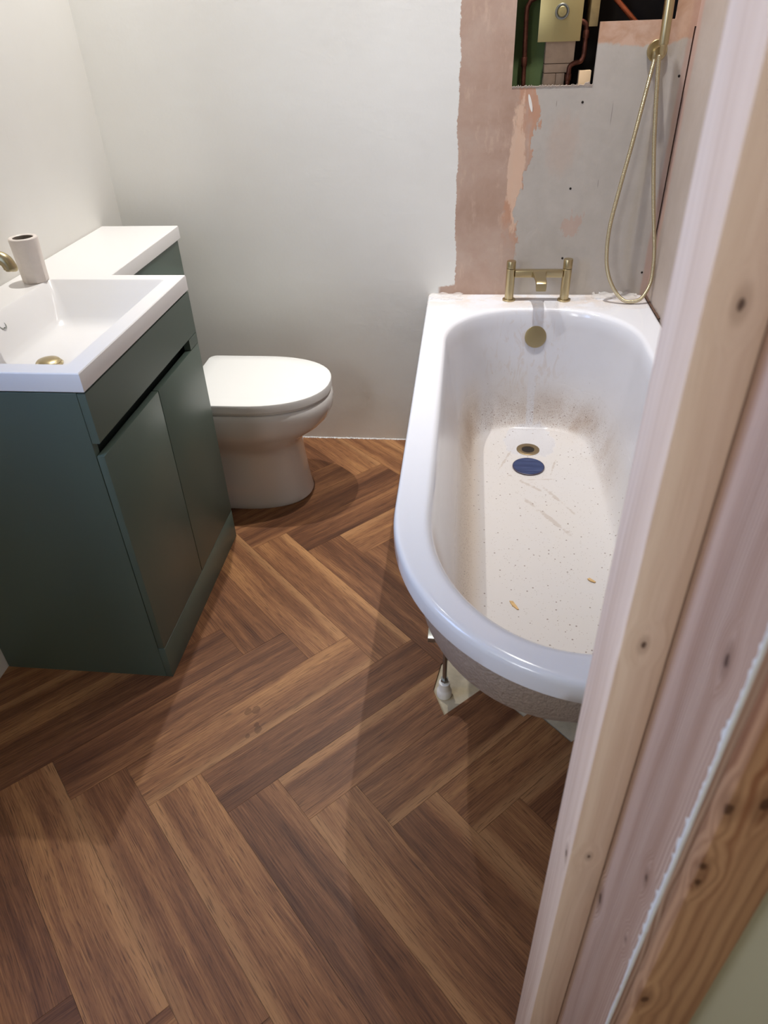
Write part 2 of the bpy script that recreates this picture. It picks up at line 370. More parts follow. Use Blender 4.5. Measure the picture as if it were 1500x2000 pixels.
    c = t.mix(t.math('MULTIPLY', sp, 0.75), c, lin((112, 92, 80)))
    v2 = t.voro(P, 190); v2c = t.xyz(t.voro(P, 190, out='Color'))
    sp2 = t.math('MULTIPLY', t.math('SUBTRACT', 1.0, t.sstep(v2, 0.16, 0.25)), t.math('MULTIPLY', t.sstep(v2c[1], 0.74, 0.78), inside))
    c = t.mix(t.math('MULTIPLY', sp2, 0.55), c, lin((140, 118, 100)))
    # plaster and silicone smears on the ledge at the tap end and down from the overflow
    led = t.math('MULTIPLY', t.sstep(y, -0.20, -0.05), t.sstep(z, 0.55, 0.58))
    sm = t.math('MULTIPLY', led, t.sstep(t.noise(P, 11, 6, 0.65, 0.8), 0.40, 0.60))
    c = t.mix(t.math('MULTIPLY', sm, 0.6), c, lin((196, 178, 160)))
    ov = t.math('MULTIPLY', t.math('MULTIPLY', t.ell(P, (1.40, 0, 0.45), (0.13, 0, 0.13), soft=0.7), t.sstep(y, -0.32, -0.28)), t.sstep(t.noise(t.mapping(P, (1.6, 1, 0.6)), 22, 5, 0.65, 1.0), 0.50, 0.62))
    c = t.mix(t.math('MULTIPLY', ov, 0.45), c, lin((190, 176, 166)))
    rough = t.math('ADD', 0.14, t.math('MULTIPLY', t.math('ADD', dust, sm, clamp=True), 0.45))
    t.set(Base_Color=c, Roughness=rough)
    t.bump(t.math('ADD', t.math('MULTIPLY', nf, t.math('ADD', dust, sm)), t.math('MULTIPLY', t.math('ADD', ov, sm), 0.8)), 0.12, 0.001)
    return t.m
def brass(name='brushed_brass', col=(188, 172, 134), rough=0.32):
    t = NT(name); P = t.P(); t.set(Base_Color=lin(col), Metallic=1.0, Roughness=rough)
    t.bump(t.noise(t.mapping(P, (1, 1, 40)), 60, 2, 0.5), 0.03, 0.0005); return t.m
M_WHITE = wall_white(); M_BACK = wall_back_mat(); M_RIGHT = wall_right_mat(); M_FLOOR = floor_mat()
M_TUB = tub_mat(); M_BRASS = brass()
M_GREEN = plain('matt_green_cabinet_paint', (88, 103, 94), 0.38, var=0.02, vscale=3, bump=(900, 0.06, 0.0004))
M_GREEN_IN = plain('dark_cabinet_interior', (40, 52, 48), 0.7)
M_CERAM = plain('white_ceramic', (232, 229, 225), 0.10, coat=0.4)
M_RESIN = plain('white_cast_stone', (232, 230, 228), 0.22)
M_TUMB = plain('cream_ceramic', (222, 212, 203), 0.38, var=0.04, vscale=45)
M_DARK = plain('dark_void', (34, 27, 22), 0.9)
M_CHROME = plain('zinc_plated_steel', (170, 172, 168), 0.35, 1.0, bump=(300, 0.2, 0.001))
M_PLASTIC = plain('white_plastic', (240, 236, 228), 0.4)
M_SHELL = plain('glassfibre_underside', (186, 176, 170), 0.55, var=0.10, vscale=120, bump=(160, 0.7, 0.004))
M_SCREED = plain('bare_floor_screed', (196, 182, 154), 0.85, var=0.14, vscale=28, bump=(60, 0.4, 0.003))
M_COPPER = plain('dull_copper', (176, 98, 66), 0.4, 1.0, var=0.2, vscale=60)
M_COPPER2 = plain('sooty_copper', (96, 58, 46), 0.5, 0.9, var=0.4, vscale=70)
M_GBOARD = plain('green_moisture_board', (78, 94, 52), 0.85, var=0.12, vscale=14)
M_CEIL = plain('white_ceiling_paint', (240, 239, 236), 0.8)
M_HALL = plain('grey_green_hall_paint', (194, 193, 177), 0.7, var=0.02, vscale=6)
M_BLUE = plain('blue_protective_film', (48, 62, 104), 0.22, 0.3, var=0.22, vscale=40)
M_CAULK = plain('white_caulk', (216, 216, 216), 0.6, bump=(120, 0.5, 0.004))
M_BROWN = plain('brown_grime', (96, 70, 56), 0.9)

# ------------------------------------------------------------------ room shell
XR = 1.80
def grid_wall(name, xs, zs, skip, y0, y1, mat, kind='structure'):
    """wall in the xz plane with thickness, leaving out cells listed in skip"""
    bm = bmesh.new(); V = {}
    def v(i, j, k):
        if (i, j, k) not in V: V[(i, j, k)] = bm.verts.new((xs[i], (y0, y1)[k], zs[j]))
        return V[(i, j, k)]
    nx, nz = len(xs) - 1, len(zs) - 1
    full = lambda i, j: 0 <= i < nx and 0 <= j < nz and (i, j) not in skip
    for i in range(nx):
        for j in range(nz):
            if not full(i, j): continue
            for k in (0, 1): bm.faces.new([v(i, j, k), v(i + 1, j, k), v(i + 1, j + 1, k), v(i, j + 1, k)])
            if not full(i - 1, j): bm.faces.new([v(i, j, 0), v(i, j, 1), v(i, j + 1, 1), v(i, j + 1, 0)])
            if not full(i + 1, j): bm.faces.new([v(i + 1, j, 0), v(i + 1, j, 1), v(i + 1, j + 1, 1), v(i + 1, j + 1, 0)])
            if not full(i, j - 1): bm.faces.new([v(i, j, 0), v(i, j, 1), v(i + 1, j, 1), v(i + 1, j, 0)])
            if not full(i, j + 1): bm.faces.new([v(i, j + 1, 0), v(i, j + 1, 1), v(i + 1, j + 1, 1), v(i + 1, j + 1, 0)])
    o = new_obj(name, bm, mat); tag(o, kind=kind); return o
xs = [0.0, 1.305, 1.3365, 1.539, 1.742, 1.7955, XR]
xs = [0.0, 1.305, 1.539, 1.742, 1.7955, XR]
zs = [0.0, 0.76, 1.205, 1.338, 1.356, 1.62, CEIL]
skip = {(1, 2), (1, 3), (1, 4), (2, 4), (4, 1), (4, 2)}
wb = grid_wall('wall_back', xs, zs, skip, 0.0, 0.0125, M_BACK)
bm = bmesh.new(); rr = random.Random(21); rows = []
k = 0
while k <= 120:
    x = 1.306 + 0.232 * k / 120
    h = 1.2052 + 0.0005 + 0.0045 * rr.random() ** 3 + (0.006 if 1.515 < x < 1.53 else 0)
    rows.append([(x, -0.0006, 1.2035 - 0.004 * rr.random() ** 2), (x, -0.0012, h - 0.0005), (x, 0.004, h), (x, 0.010, 1.2045)]); k += 1
loft(bm, rows, close=True)
M_TORN = NT('torn_board_paper'); M_TORN.set(Base_Color=lin((172, 158, 146)), Roughness=0.9)
o = new_obj('trim_4', bm, M_TORN.m); tag(o, 'ragged torn board edge along the bottom of the wall cut-out', kind='structure')
# dark stud cavity behind the cut-out
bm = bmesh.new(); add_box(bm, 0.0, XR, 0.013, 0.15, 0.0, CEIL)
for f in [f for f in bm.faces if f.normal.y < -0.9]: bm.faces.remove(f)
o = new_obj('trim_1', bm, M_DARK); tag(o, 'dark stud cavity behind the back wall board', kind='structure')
def swall(name, x0, x1, y0, y1, z0, z1, mat, parent=None): 
    o = box(name, x0, x1, y0, y1, z0, z1, mat, parent)
    if parent is None: tag(o, kind='structure')
    return o
YF, YH = -1.983, -2.155           # bathroom face and hall face of the doorway wall
OX0, OX1 = 0.26, 1.375            # rough opening
bm = bmesh.new()
WY0, WY1, WZ0, WZ1 = -1.93, -1.47, 1.06, 1.88      # window in the left wall, just outside the frame
add_box(bm, -0.2, 0, YH + 0.001, WY0, 0, CEIL); add_box(bm, -0.2, 0, WY1, 0.15, 0, CEIL); add_box(bm, -0.2, 0, WY0, WY1, 0, WZ0); add_box(bm, -0.2, 0, WY0, WY1, WZ1, CEIL)
o = new_obj('wall_left', bm, M_WHITE); tag(o, kind='structure')
win = thing('window_1', (-0.16, -1.70, WZ0), None, None, kind='structure')
bm = bmesh.new()
for a, b, c, d in ((WY0, WY0 + 0.03, WZ0, WZ1), (WY1 - 0.03, WY1, WZ0, WZ1), (WY0 + 0.03, WY1 - 0.03, WZ0, WZ0 + 0.03), (WY0 + 0.03, WY1 - 0.03, WZ1 - 0.03, WZ1)): add_box(bm, -0.18, -0.14, a, b, c, d)
new_obj('window_frame', bm, M_PLASTIC, win)
M_GLASS = NT('window_glass'); M_GLASS.set(Roughness=0.0, Transmission_Weight=1.0); M_GLASS = M_GLASS.m
box('window_pane', -0.165, -0.160, WY0 + 0.03, WY1 - 0.03, WZ0 + 0.03, WZ1 - 0.03, M_GLASS, win)
swall('wall_right', XR, XR + 0.1, YH + 0.001, 0.15, 0, CEIL, M_RIGHT)
zt = 2.08
bm = bmesh.new()
add_box(bm, OX1 + 0.0005, 2.5, YH, YF, 0, CEIL); add_box(bm, -0.5, OX0, YH, YF, 0, CEIL); add_box(bm, OX0, OX1 + 0.0005, YH, YF, zt, CEIL)
o = new_obj('wall_front', bm, M_HALL); tag(o, kind='structure')
swall('ceiling', -0.5, 2.5, -3.8, 0.15, CEIL, CEIL + 0.05, M_CEIL)
swall('wall_hall_left', -0.55, -0.45, -3.8, YH - 0.001, 0, CEIL, M_HALL)
swall('wall_hall_right', 2.45, 2.55, -3.8, YH - 0.001, 0, CEIL, M_HALL)
xh = [-0.5, 0.35, 1.55, 2.5]; zh = [0, 0.95, 1.75, CEIL]
grid_wall('wall_hall_rear', xh, zh, set(), -3.4, -3.3, M_HALL)

# ------------------------------------------------------------------ herringbone floor
A45 = 0.0900; L45 = 0.4505
def clip(poly, a, b, keep_left=True):
    out = []; n = len(poly)
    s = lambda p: (b[0] - a[0]) * (p[1] - a[1]) - (b[1] - a[1]) * (p[0] - a[0])
    for i in range(n):
        p, q = poly[i], poly[(i + 1) % n]; sp, sq = s(p), s(q)
        if not keep_left: sp, sq = -sp, -sq
        if sp >= 0: out.append(p)
        if (sp > 0 > sq) or (sp < 0 < sq):
            t = sp / (sp - sq); out.append((p[0] + (q[0] - p[0]) * t, p[1] + (q[1] - p[1]) * t))
    return out
def area2(poly): return sum(poly[i][0] * poly[(i + 1) % len(poly)][1] - poly[(i + 1) % len(poly)][0] * poly[i][1] for i in range(len(poly)))
def subtract(poly, hole):        # hole convex, CCW
    res = []; rest = poly
    for i in range(len(hole)):
        a, b = hole[i], hole[(i + 1) % len(hole)]
        o = clip(rest, a, b, False)
        if len(o) >= 3 and abs(area2(o)) > 1e-6: res.append(o)
        rest = clip(rest, a, b, True)
        if len(rest) < 3 or abs(area2(rest)) < 1e-6: break
    return res
# exposed screed under the bath end: convex pieces, CCW
HOLES = [
    [(1.144, -1.258), (1.174, -1.334), (1.276, -1.236), (1.198, -1.129), (1.160, -1.171)],
    [(1.198, -1.129), (1.276, -1.236), (1.366, -1.324), (1.60, -1.09), (1.40, -0.93)],
    [(1.366, -1.324), (1.389, -1.302), (1.50, -1.20), (1.60, -1.09)],
    [(1.389, -1.302), (1.472, -1.388), (1.792, -1.068), (1.70, -0.98), (1.60, -1.09)],
]
for h in HOLES:
    if area2(h) < 0: h.reverse()
bm = bmesh.new(); uvl = bm.loops.layers.uv.new('UVMap'); tl = bm.faces.layers.float.new('tone')
vl = bm.loops.layers.float.new('vpos') if hasattr(bm.loops.layers, 'float') else None
# vpos as a loop float attribute
FX0, FX1, FY0, FY1 = -0.45, 2.45, -3.8, 0.0
room = [(FX0, FY0), (FX1, FY0), (FX1, YF), (XR, YF), (XR, 0), (0, 0), (0, YF), (FX0, YF)]
def in_room(poly):
    out = []
    for (x0, x1, y0, y1) in ((0.0, XR, -2.07, 0.0), (FX0, FX1, FY0, -2.07)):
        p = poly
        for a, b in (((x0, y0), (x1, y0)), ((x1, y0), (x1, y1)), ((x1, y1), (x0, y1)), ((x0, y1), (x0, y0))):
            p = clip(p, a, b)
            if len(p) < 3: break
        if len(p) >= 3 and abs(area2(p)) > 1e-7: out.append(p)
    return out
g = 0.0003
def plank(corners, kind):
    # corners in order: start-left, start-right, end-right, end-left in plank space
    tone = random.random(); off = (random.uniform(0, 60), random.uniform(0, 60)); flip = random.random() < 0.5
    o = Vector(corners[0]); du = (Vector(corners[3]) - o).normalized(); dv = (Vector(corners[1]) - o).normalized()
    c = sum((Vector(k) for k in corners), Vector((0, 0))) / 4
    cs = [tuple(Vector(k) + (c - Vector(k)).normalized() * 0) for k in corners]
    # shrink by the joint gap
    cs2 = []
    for k in corners:
        d = Vector(k) - c; a, b = d.dot(du), d.dot(dv)
        a -= math.copysign(g, a); b -= math.copysign(g, b); cs2.append(tuple(c + du * a + dv * b))
    polys = [cs2]
    if area2(cs2) < 0: polys = [cs2[::-1]]
    nxt = []
    for p in polys: nxt += in_room(p)
    polys = nxt
    for h in HOLES:
        nxt = []
        for p in polys: nxt += subtract(p, h)
        polys = nxt
    W = (Vector(corners[1]) - o).length
    for p in polys:
        q = []
        for pt in p:
            if not q or (Vector(pt) - Vector(q[-1])).length > 1e-5: q.append(pt)
        if len(q) > 1 and (Vector(q[0]) - Vector(q[-1])).length < 1e-5: q.pop()
        if len(q) < 3: continue
        top = [bm.verts.new((a, b, 0.0)) for a, b in q]; bot = [bm.verts.new((a, b, -0.004)) for a, b in q]
        fs = [bm.faces.new(top)]
        for i in range(len(q)): fs.append(bm.faces.new((top[i], bot[i], bot[(i + 1) % len(q)], top[(i + 1) % len(q)])))
        for f in fs:
            f[tl] = tone
            for lp in f.loops:
                d = Vector((lp.vert.co.x, lp.vert.co.y)) - o; u, v = d.dot(du), d.dot(dv)
                lp[uvl].uv = (u + off[0], (W - v if flip else v) + off[1])
                if vl is not None: lp[vl] = (1 - v / W) if flip else v / W
for j in range(-5, 4):
    for i in range(-26, 26):
        tx, ty = 0.896 + 2 * A45 * i, -1.089 + 2 * L45 * j
        if not (-1.5 < tx < 3.4 and -4.8 < ty < 1.3): continue
        # '/' plank: T topmost, R right, other end shifted by (-L,-L)
        T = (tx, ty); R = (tx + A45, ty - A45); T2 = (tx - L45, ty - L45); R2 = (tx + A45 - L45, ty - A45 - L45)
        plank([T2, R2, R, T], '/')
        # '\\' plank below: topmost at T2, leftmost T2-(A,A), shifted by (+L,-L)
        a = T2; b = (T2[0] - A45, T2[1] - A45)
        plank([b, a, (a[0] + L45, a[1] - L45), (b[0] + L45, b[1] - L45)], '\\')
floor = new_obj('floor', bm, M_FLOOR); tag(floor, kind='structure')
sub = box('subfloor_screed', FX0, FX1, FY0, 0.0, -0.06, -0.0045, M_SCREED, floor)
# ragged paint line where the back wall meets the floor
bm = bmesh.new(); rr = random.Random(3); prev = None
N = 260
rows = []
for i in range(N + 1):
    x = 0.27 + (1.04 - 0.27) * i / N
    h = 0.0025 + 0.006 * max(0, rr.random() - 0.35) * (1 if rr.random() < 0.5 else 0.4); d = 0.003 + 0.004 * rr.random() * (1 if rr.random() < 0.45 else 0.2)
    rows.append([(x, -0.0002, h), (x, -d * 0.6, h * 0.6), (x, -d, 0.0005), (x, 0.0, 0.0005)])
loft(bm, rows, close=True)
o = new_obj('trim_2', bm, M_CAULK); tag(o, 'ragged white paint line where the back wall meets the floor', kind='structure')

# ------------------------------------------------------------------ doorway lining (raw pine)
PX = 1.18501; PY = -2.42068
M_PINE_STOP = pine('pale_planed_pine', (238, 216, 200), (180, 142, 116), knots=((1.309, -2.038, 0.701, 0.0028), (1.327, -2.051, 0.721, 0.0016), (1.325, -2.051, 1.019, 0.0018), (1.328, -2.051, 1.272, 0.002)), seed=1.3, period=0.009, amt=0.42)
M_PINE_LIN = pine('pink_planed_pine', (196, 170, 156), (128, 88, 68), knots=((1.345, -2.126, 1.088, 0.0026), (1.345, -2.128, 0.839, 0.0022), (1.345, -2.061, 0.662, 0.004), (1.345, -2.132, 0.740, 0.0012)), seed=4.1, period=0.0042, amt=0.85)
M_PINE_ARC = pine('knotty_varnished_pine', (190, 150, 118), (104, 60, 40), knots=((1.3525, -2.173, 0.945, 0.0022), (1.3535, -2.173, 0.925, 0.002), (1.3515, -2.173, 1.011, 0.003), (1.371, -2.173, 1.020, 0.0036), (1.355, -2.173, 0.730, 0.003)), seed=7.7, period=0.010, amt=0.5, rough=0.4, streak=(128, 74, 48))
door = thing('door_1', (1.33, -2.07, 0), 'raw pine door lining and stop with knotty architrave', None, kind='structure')
box('door_lining', 1.345, 1.3745, -2.155, YF, 0, zt - 0.03, M_PINE_LIN, door, bev=0.0012)
box('door_stop', 1.309, 1.3445, -2.0505, YF, 0, zt - 0.05, M_PINE_STOP, door, bev=0.0018)
box('architrave', 1.350, 1.4005, -2.173, -2.1555, 0, zt + 0.03, M_PINE_ARC, door, bev=0.003)
box('door_lining', OX0 + 0.001, OX0 + 0.03, -2.155, YF, 0, zt - 0.03, M_PINE_LIN, door, bev=0.0012)
box('door_head', OX0 + 0.001, 1.3745, -2.155, YF, zt - 0.03, zt - 0.001, M_PINE_LIN, door, bev=0.0012)
# ragged white paint along the hall edge of the lining
bm = bmesh.new(); rr = random.Random(11); rows = []
zz = 0.3
while zz < 2.0:
    wd_ = 0.0025 + 0.0040 * rr.random() * (1.0 if rr.random() < 0.35 else 0.2) + 0.0008 * math.sin(zz * 17) + 0.0006 * math.sin(zz * 61)
    if zz > 1.04: wd_ *= max(0.15, 1 - (zz - 1.04) * 5)
    wd_ = max(0.0008, wd_)
    rows.append([(1.3462, -2.1553, zz), (1.3444, -2.1546, zz), (1.3444, -2.1546 + wd_, zz), (1.3452, -2.1546 + wd_, zz)])
    zz += 0.004
loft(bm, rows, close=True)
new_obj('paint_smear', bm, M_CAULK, door)

# ------------------------------------------------------------------ vanity cabinet
Y0, Y1 = -0.6625, -1.2675
ZB = 0.8185
van = thing('vanity_cabinet', (0.22, -0.965, 0), 'green two-door vanity cabinet with recessed handle groove under the washbasin', 'cabinet')
bm = bmesh.new()
add_box(bm, 0.002, 0.4435, Y1, Y1 + 0.018, 0, ZB - 0.001, 0.0006)
new_obj('side_panel', bm, M_GREEN, van)
box('side_panel', 0.002, 0.4435, Y0 - 0.018, Y0, 0, ZB - 0.001, M_GREEN, van, bev=0.0006)
bm = bmesh.new()
add_box(bm, 0.002, 0.018, Y1 + 0.018, Y0 - 0.018, 0.02, ZB - 0.002); add_box(bm, 0.018, 0.44, Y1 + 0.018, Y0 - 0.018, 0.085, 0.103)
new_obj('carcass', bm, M_GREEN_IN, van)
bm = bmesh.new(); add_box(bm, 0.415, 0.425, Y1 + 0.0181, Y0 - 0.0181, 0.62, 0.74)
new_obj('handle_recess', bm, M_GREEN_IN, van)
# fixed front panel with the finger groove under it, closed at the far end
prof = [(0.4445, ZB - 0.002), (0.4615, ZB - 0.002), (0.4615, 0.7075), (0.4595, 0.7055), (0.4445, 0.7055)]
bm = bmesh.new()
loft(bm, [[(x, yy, z) for x, z in prof] for yy in (Y1 + 0.0003, Y0 - 0.0003)])
for f in [bm.verts[:]]: pass
bm.verts.ensure_lookup_table()
n = len(prof); bm.faces.new(bm.verts[0:n]); bm.faces.new(bm.verts[n:2 * n][::-1])
add_box(bm, 0.4445, 0.4615, -0.722, Y0 - 0.0003, 0.6775, 0.7056)
new_obj('front_panel', bm, M_GREEN, van)
def door_leaf(ya, yb):
    bm = bmesh.new(); add_box(bm, 0.4450, 0.4615, min(ya, yb), max(ya, yb), 0.1055, 0.6755, 0.0009, 2)
    return new_obj('cabinet_door', bm, M_GREEN, van, 35)
door_leaf(Y1 + 0.0003, -0.9655); door_leaf(-0.9622, Y0 - 0.0003)
box('plinth', 0.4440, 0.4615, Y1, Y0, 0, 0.1035, M_GREEN, van, bev=0.0008)

wcu = thing('toilet_cabinet', (0.12, -0.405, 0), 'shallow green cabinet behind the toilet under the white worktop', 'cabinet')
box('front_panel', 0.232, 0.250, Y0 + 0.0008, -0.1515, 0, ZB - 0.001, M_GREEN, wcu, bev=0.0006)
box('side_panel', 0.002, 0.2318, -0.1695, -0.1515, 0, ZB - 0.001, M_GREEN, wcu, bev=0.0006)

# ------------------------------------------------------------------ basin with L-shaped worktop
ZT = 0.860
bas = thing('washbasin', (0.25, -0.95, ZB), 'white rectangular washbasin with an integral worktop over the toilet cabinet', 'washbasin')
Lp = [(0.0015, -0.1508), (0.0015, -1.2685), (0.4625, -1.2685), (0.4625, -0.6618), (0.2610, -0.6618), (0.2610, -0.1508)]  # CCW
def offset(poly, d):
    out = []; n = len(poly)
    for i in range(n):
        p0, p1, p2 = Vector(poly[i - 1]), Vector(poly[i]), Vector(poly[(i + 1) % n])
        a = (p1 - p0).normalized(); b = (p2 - p1).normalized()
        na = Vector((-a.y, a.x)); nb = Vector((-b.y, b.x))      # inward for CCW
        k = (na + nb); k = k / k.dot(na)
        out.append(tuple(p1 + k * d))
    return out
def rrect(x0, x1, y0, y1, r, k=6, ry=None):
    """rounded rectangle CCW, r radius (scalar or per corner rx, ry)"""
    ry = ry or r; pts = []
    for cx, cy, a0 in ((x1 - r, y0 + ry, -90), (x1 - r, y1 - ry, 0), (x0 + r, y1 - ry, 90), (x0 + r, y0 + ry, 180)):
        for i in range(k + 1):
            a = math.radians(a0 + 90 * i / k); pts.append((cx + r * math.cos(a), cy + ry * math.sin(a)))
    return pts
bm = bmesh.new()
if area2(Lp) < 0: Lp = Lp[::-1]
rings = []
for d, z in ((0.004, ZB), (0.0, ZB + 0.003), (0.0, ZT - 0.004), (0.0008, ZT - 0.0016), (0.003, ZT), (0.0038, ZT)):
    rings.append([(x, y, z) for x, y in offset(Lp, d)])
RO = loft(bm, rings)
bowl = [(0.0, 0.0, 0.004, 0.012), (0.002, -0.0015, 0.004, 0.012), (0.0045, -0.006, 0, 0.012)]
def bring(l, r, n_, f, rad, z): return [(x, y, z) for x, y in rrect(0.104 + l, 0.4205 - r, -1.2275 + n_, -0.7005 - f, rad, 6)]
BR = [bring(-0.001, -0.001, -0.001, -0.001, 0.010, ZT), bring(0, 0, 0, 0, 0.010, ZT), bring(0.0015, 0.0008, 0.0008, 0.0015, 0.010, ZT - 0.0012), bring(0.004, 0.0015, 0.0015, 0.004, 0.011, ZT - 0.004),
      bring(0.014, 0.003, 0.004, 0.018, 0.016, ZT - 0.020), bring(0.028, 0.006, 0.010, 0.045, 0.024, ZT - 0.050), bring(0.036, 0.012, 0.018, 0.062, 0.032, ZT - 0.075),
      bring(0.044, 0.020, 0.028, 0.075, 0.038, ZT - 0.089), bring(0.056, 0.032, 0.042, 0.090, 0.040, ZT - 0.096), bring(0.075, 0.050, 0.065, 0.115, 0.042, ZT - 0.099)]
RB = loft(bm, BR)
bm.faces.new(RB[-1])
bm.edges.ensure_lookup_table()
keepf = set(bm.faces)
def loop_edges(r): return [bm.edges.get((r[i], r[(i + 1) % len(r)])) for i in range(len(r))]
bmesh.ops.triangle_fill(bm, use_beauty=True, edges=loop_edges(RO[-1]) + loop_edges(RB[0]), normal=(0, 0, 1))
bad = [f for f in bm.faces if f not in keepf and all(v in set(RB[0]) for v in f.verts)]
bmesh.ops.delete(bm, geom=bad, context='FACES_ONLY')
new_obj('basin_body', bm, M_RESIN, bas, 30)
lathe_obj('waste', (0.237, -1.012, ZT - 0.099), (0, 0, 1), [(0.031, 0.0), (0.032, 0.003), (0.029, 0.006), (0.0275, 0.006), (0.0275, 0.009), (0.024, 0.0125), (0.012, 0.015), (0.001, 0.0155)], M_BRASS, bas)
ov = lathe_obj('overflow_ring', (0.118, -0.962, 0.836), (1, 0, 0.75), [(0.0125, -0.004), (0.0125, 0.0012), (0.0115, 0.002), (0.0095, 0.002), (0.0085, -0.001)], M_CHROME, bas, cap1=False)
lathe_obj('overflow_hole', (0.118, -0.962, 0.836), (1, 0, 0.75), [(0.0086, -0.004), (0.0086, 0.0002)], M_DARK, ov)

# basin tap, mostly outside the frame
tap = thing('basin_tap', (0.052, -0.965, ZT), 'brushed brass basin tap with a rounded down-turned spout', 'tap')
lathe_obj('tap_body', (0.052, -0.965, ZT), (0, 0, 1), [(0.026, 0), (0.026, 0.004), (0.022, 0.006), (0.022, 0.150), (0.020, 0.153)], M_BRASS, tap)
lathe_obj('handle', (0.052, -0.965, ZT + 0.156), (0, 0, 1), [(0.021, 0), (0.021, 0.022), (0.019, 0.025)], M_BRASS, tap)
bm = bmesh.new()
pts = catmull([(0.06, -0.965, 0.990), (0.12, -0.965, 0.992), (0.165, -0.965, 0.991), (0.184, -0.965, 0.984), (0.191, -0.965, 0.970), (0.191, -0.965, 0.966)], 8)
add_tube(bm, pts, 0.0145, 24); lathe(bm, (0.191, -0.965, 0.967), (0, 0, -1), [(0.0115, 0), (0.0115, 0.004)], 24)
new_obj('spout', bm, M_BRASS, tap, 40)

# ceramic tumbler
tm = thing('tumbler', (0.079, -0.713, ZT), 'cream faceted ceramic tumbler standing on the washbasin corner', 'tumbler')
bm = bmesh.new(); n = 64; c = Vector((0.079, -0.713, ZT + 0.0002)); rings = []
def oct_r(a, r, flat):
    k = math.pi / 4; b = (a + 0.2) % (2 * k) - k; return r * (1 - flat) + flat * r * math.cos(k * 0.5) / max(0.2, math.cos((a + 0.2) % k - k / 2)) 
for r, h, fl in ((0.030, 0, 0.9), (0.032, 0.0015, 0.9), (0.0325, 0.030, 0.9), (0.0335, 0.06, 0.5), (0.0345, 0.090, 0.15), (0.0350, 0.104, 0), (0.0345, 0.1075, 0), (0.0325, 0.1095, 0), (0.0265, 0.1095, 0), (0.0245, 0.108, 0)):
    rings.append([c + Vector((math.cos(2 * math.pi * j / n) * oct_r(2 * math.pi * j / n, r, fl), math.sin(2 * math.pi * j / n) * oct_r(2 * math.pi * j / n, r, fl), h)) for j in range(n)])
R_ = loft(bm, rings); bm.faces.new(R_[0][::-1])
new_obj('tumbler_body', bm, M_TUMB, tm, 25)
lathe_obj('tumbler_inside', (0.079, -0.713, ZT), (0, 0, 1), [(0.0245, 0.108), (0.0235, 0.104), (0.022, 0.012), (0.018, 0.008)], plain('painted_shade_inside', (122, 112, 100), 0.7), tm, cap0=False)  # inside coloured darker than the body to paint in its shade

# ------------------------------------------------------------------ toilet
YC = -0.372
def dshape(xb, xs_, xf, w, rb=0.03, n1=8, n2=26, yc=YC, p=2.25):
    """D outline CCW (seen from above): back at xb, straight sides to xs_, superelliptic nose to xf"""
    pts = []
    a = [(xb + rb * (1 - math.cos(t)), yc - w + rb * (1 - math.sin(t))) for t in [math.pi / 2 * i / n1 for i in range(n1 + 1)]]
    for i in range(n1 + 1):                    # back, negative y corner
        t = math.pi / 2 * i / n1; pts.append((xb + rb - rb * math.cos(t), yc - w + rb - rb * math.sin(t)))
    for i in range(1, 6): pts.append((xb + rb + (xs_ - xb - rb) * i / 6, yc - w))
    for i in range(n2 + 1):
        t = -math.pi / 2 + math.pi * i / n2; cx, sx = math.cos(t), math.sin(t)
        pts.append((xs_ + (xf - xs_) * abs(cx) ** (2 / p), yc + w * math.copysign(abs(sx) ** (2 / p), sx)))
    for i in range(5, 0, -1): pts.append((xb + rb + (xs_ - xb - rb) * i / 6, yc + w))
    for i in range(n1, -1, -1):
        t = math.pi / 2 * i / n1; pts.append((xb + rb - rb * math.cos(t), yc + w - rb + rb * math.sin(t)))
    return pts
wc = thing('toilet', (0.45, YC, 0), 'white back-to-wall toilet with closed lid beside the green cabinet', 'toilet')
bm = bmesh.new(); rings = []
prof = [ # z, xs, xf, w
    (0.0, 0.44, 0.664, 0.138, 0.02), (0.004, 0.44, 0.667, 0.140, 0.02), (0.02, 0.44, 0.664, 0.139, 0.02), (0.08, 0.44, 0.656, 0.137, 0.02), (0.15, 0.44, 0.649, 0.135, 0.02), (0.195, 0.44, 0.645, 0.135, 0.02),
    (0.215, 0.45, 0.646, 0.136, 0.02), (0.232, 0.46, 0.652, 0.142, 0.02), (0.250, 0.47, 0.669, 0.152, 0.025), (0.270, 0.48, 0.695, 0.165, 0.03), (0.292, 0.49, 0.728, 0.178, 0.03), (0.315, 0.50, 0.750, 0.187, 0.03), (0.34, 0.50, 0.762, 0.191, 0.03), (0.365, 0.50, 0.766, 0.192, 0.03), (0.382, 0.50, 0.764, 0.191, 0.03), (0.388, 0.50, 0.760, 0.188, 0.03), (0.390, 0.50, 0.752, 0.182, 0.03)]
for z, a, b, w_, rb in prof: rings.append([(x, y, z) for x, y in dshape(0.2515, a, b, w_, rb)])
R_ = loft(bm, rings); bm.faces.new(R_[0][::-1]); bm.faces.new(R_[-1])
new_obj('pan', bm, M_CERAM, wc, 40)
def slab(name, z0, z1, xb, a, b, w_, rb, e, mat):
    bm = bmesh.new(); rings = []
    for d, z in ((e, z0), (0.0, z0 + e * 0.6), (0.0, z1 - e), (e * 0.3, z1 - e * 0.3), (e, z1)):
        rings.append([(x, y, z) for x, y in dshape(xb + d, a, b - d, w_ - d, max(rb - d, 0.004))])
    rings.append([(x, y, z1 + 0.0015) for x, y in dshape(xb + 0.05, a, b - 0.06, w_ - 0.05, 0.02)])
    R_ = loft(bm, rings); bm.faces.new(R_[0][::-1]); bm.faces.new(R_[-1]); return new_obj(name, bm, mat, wc, 40)
M_SEAT = plain('white_gloss_plastic', (234, 233, 230), 0.16)
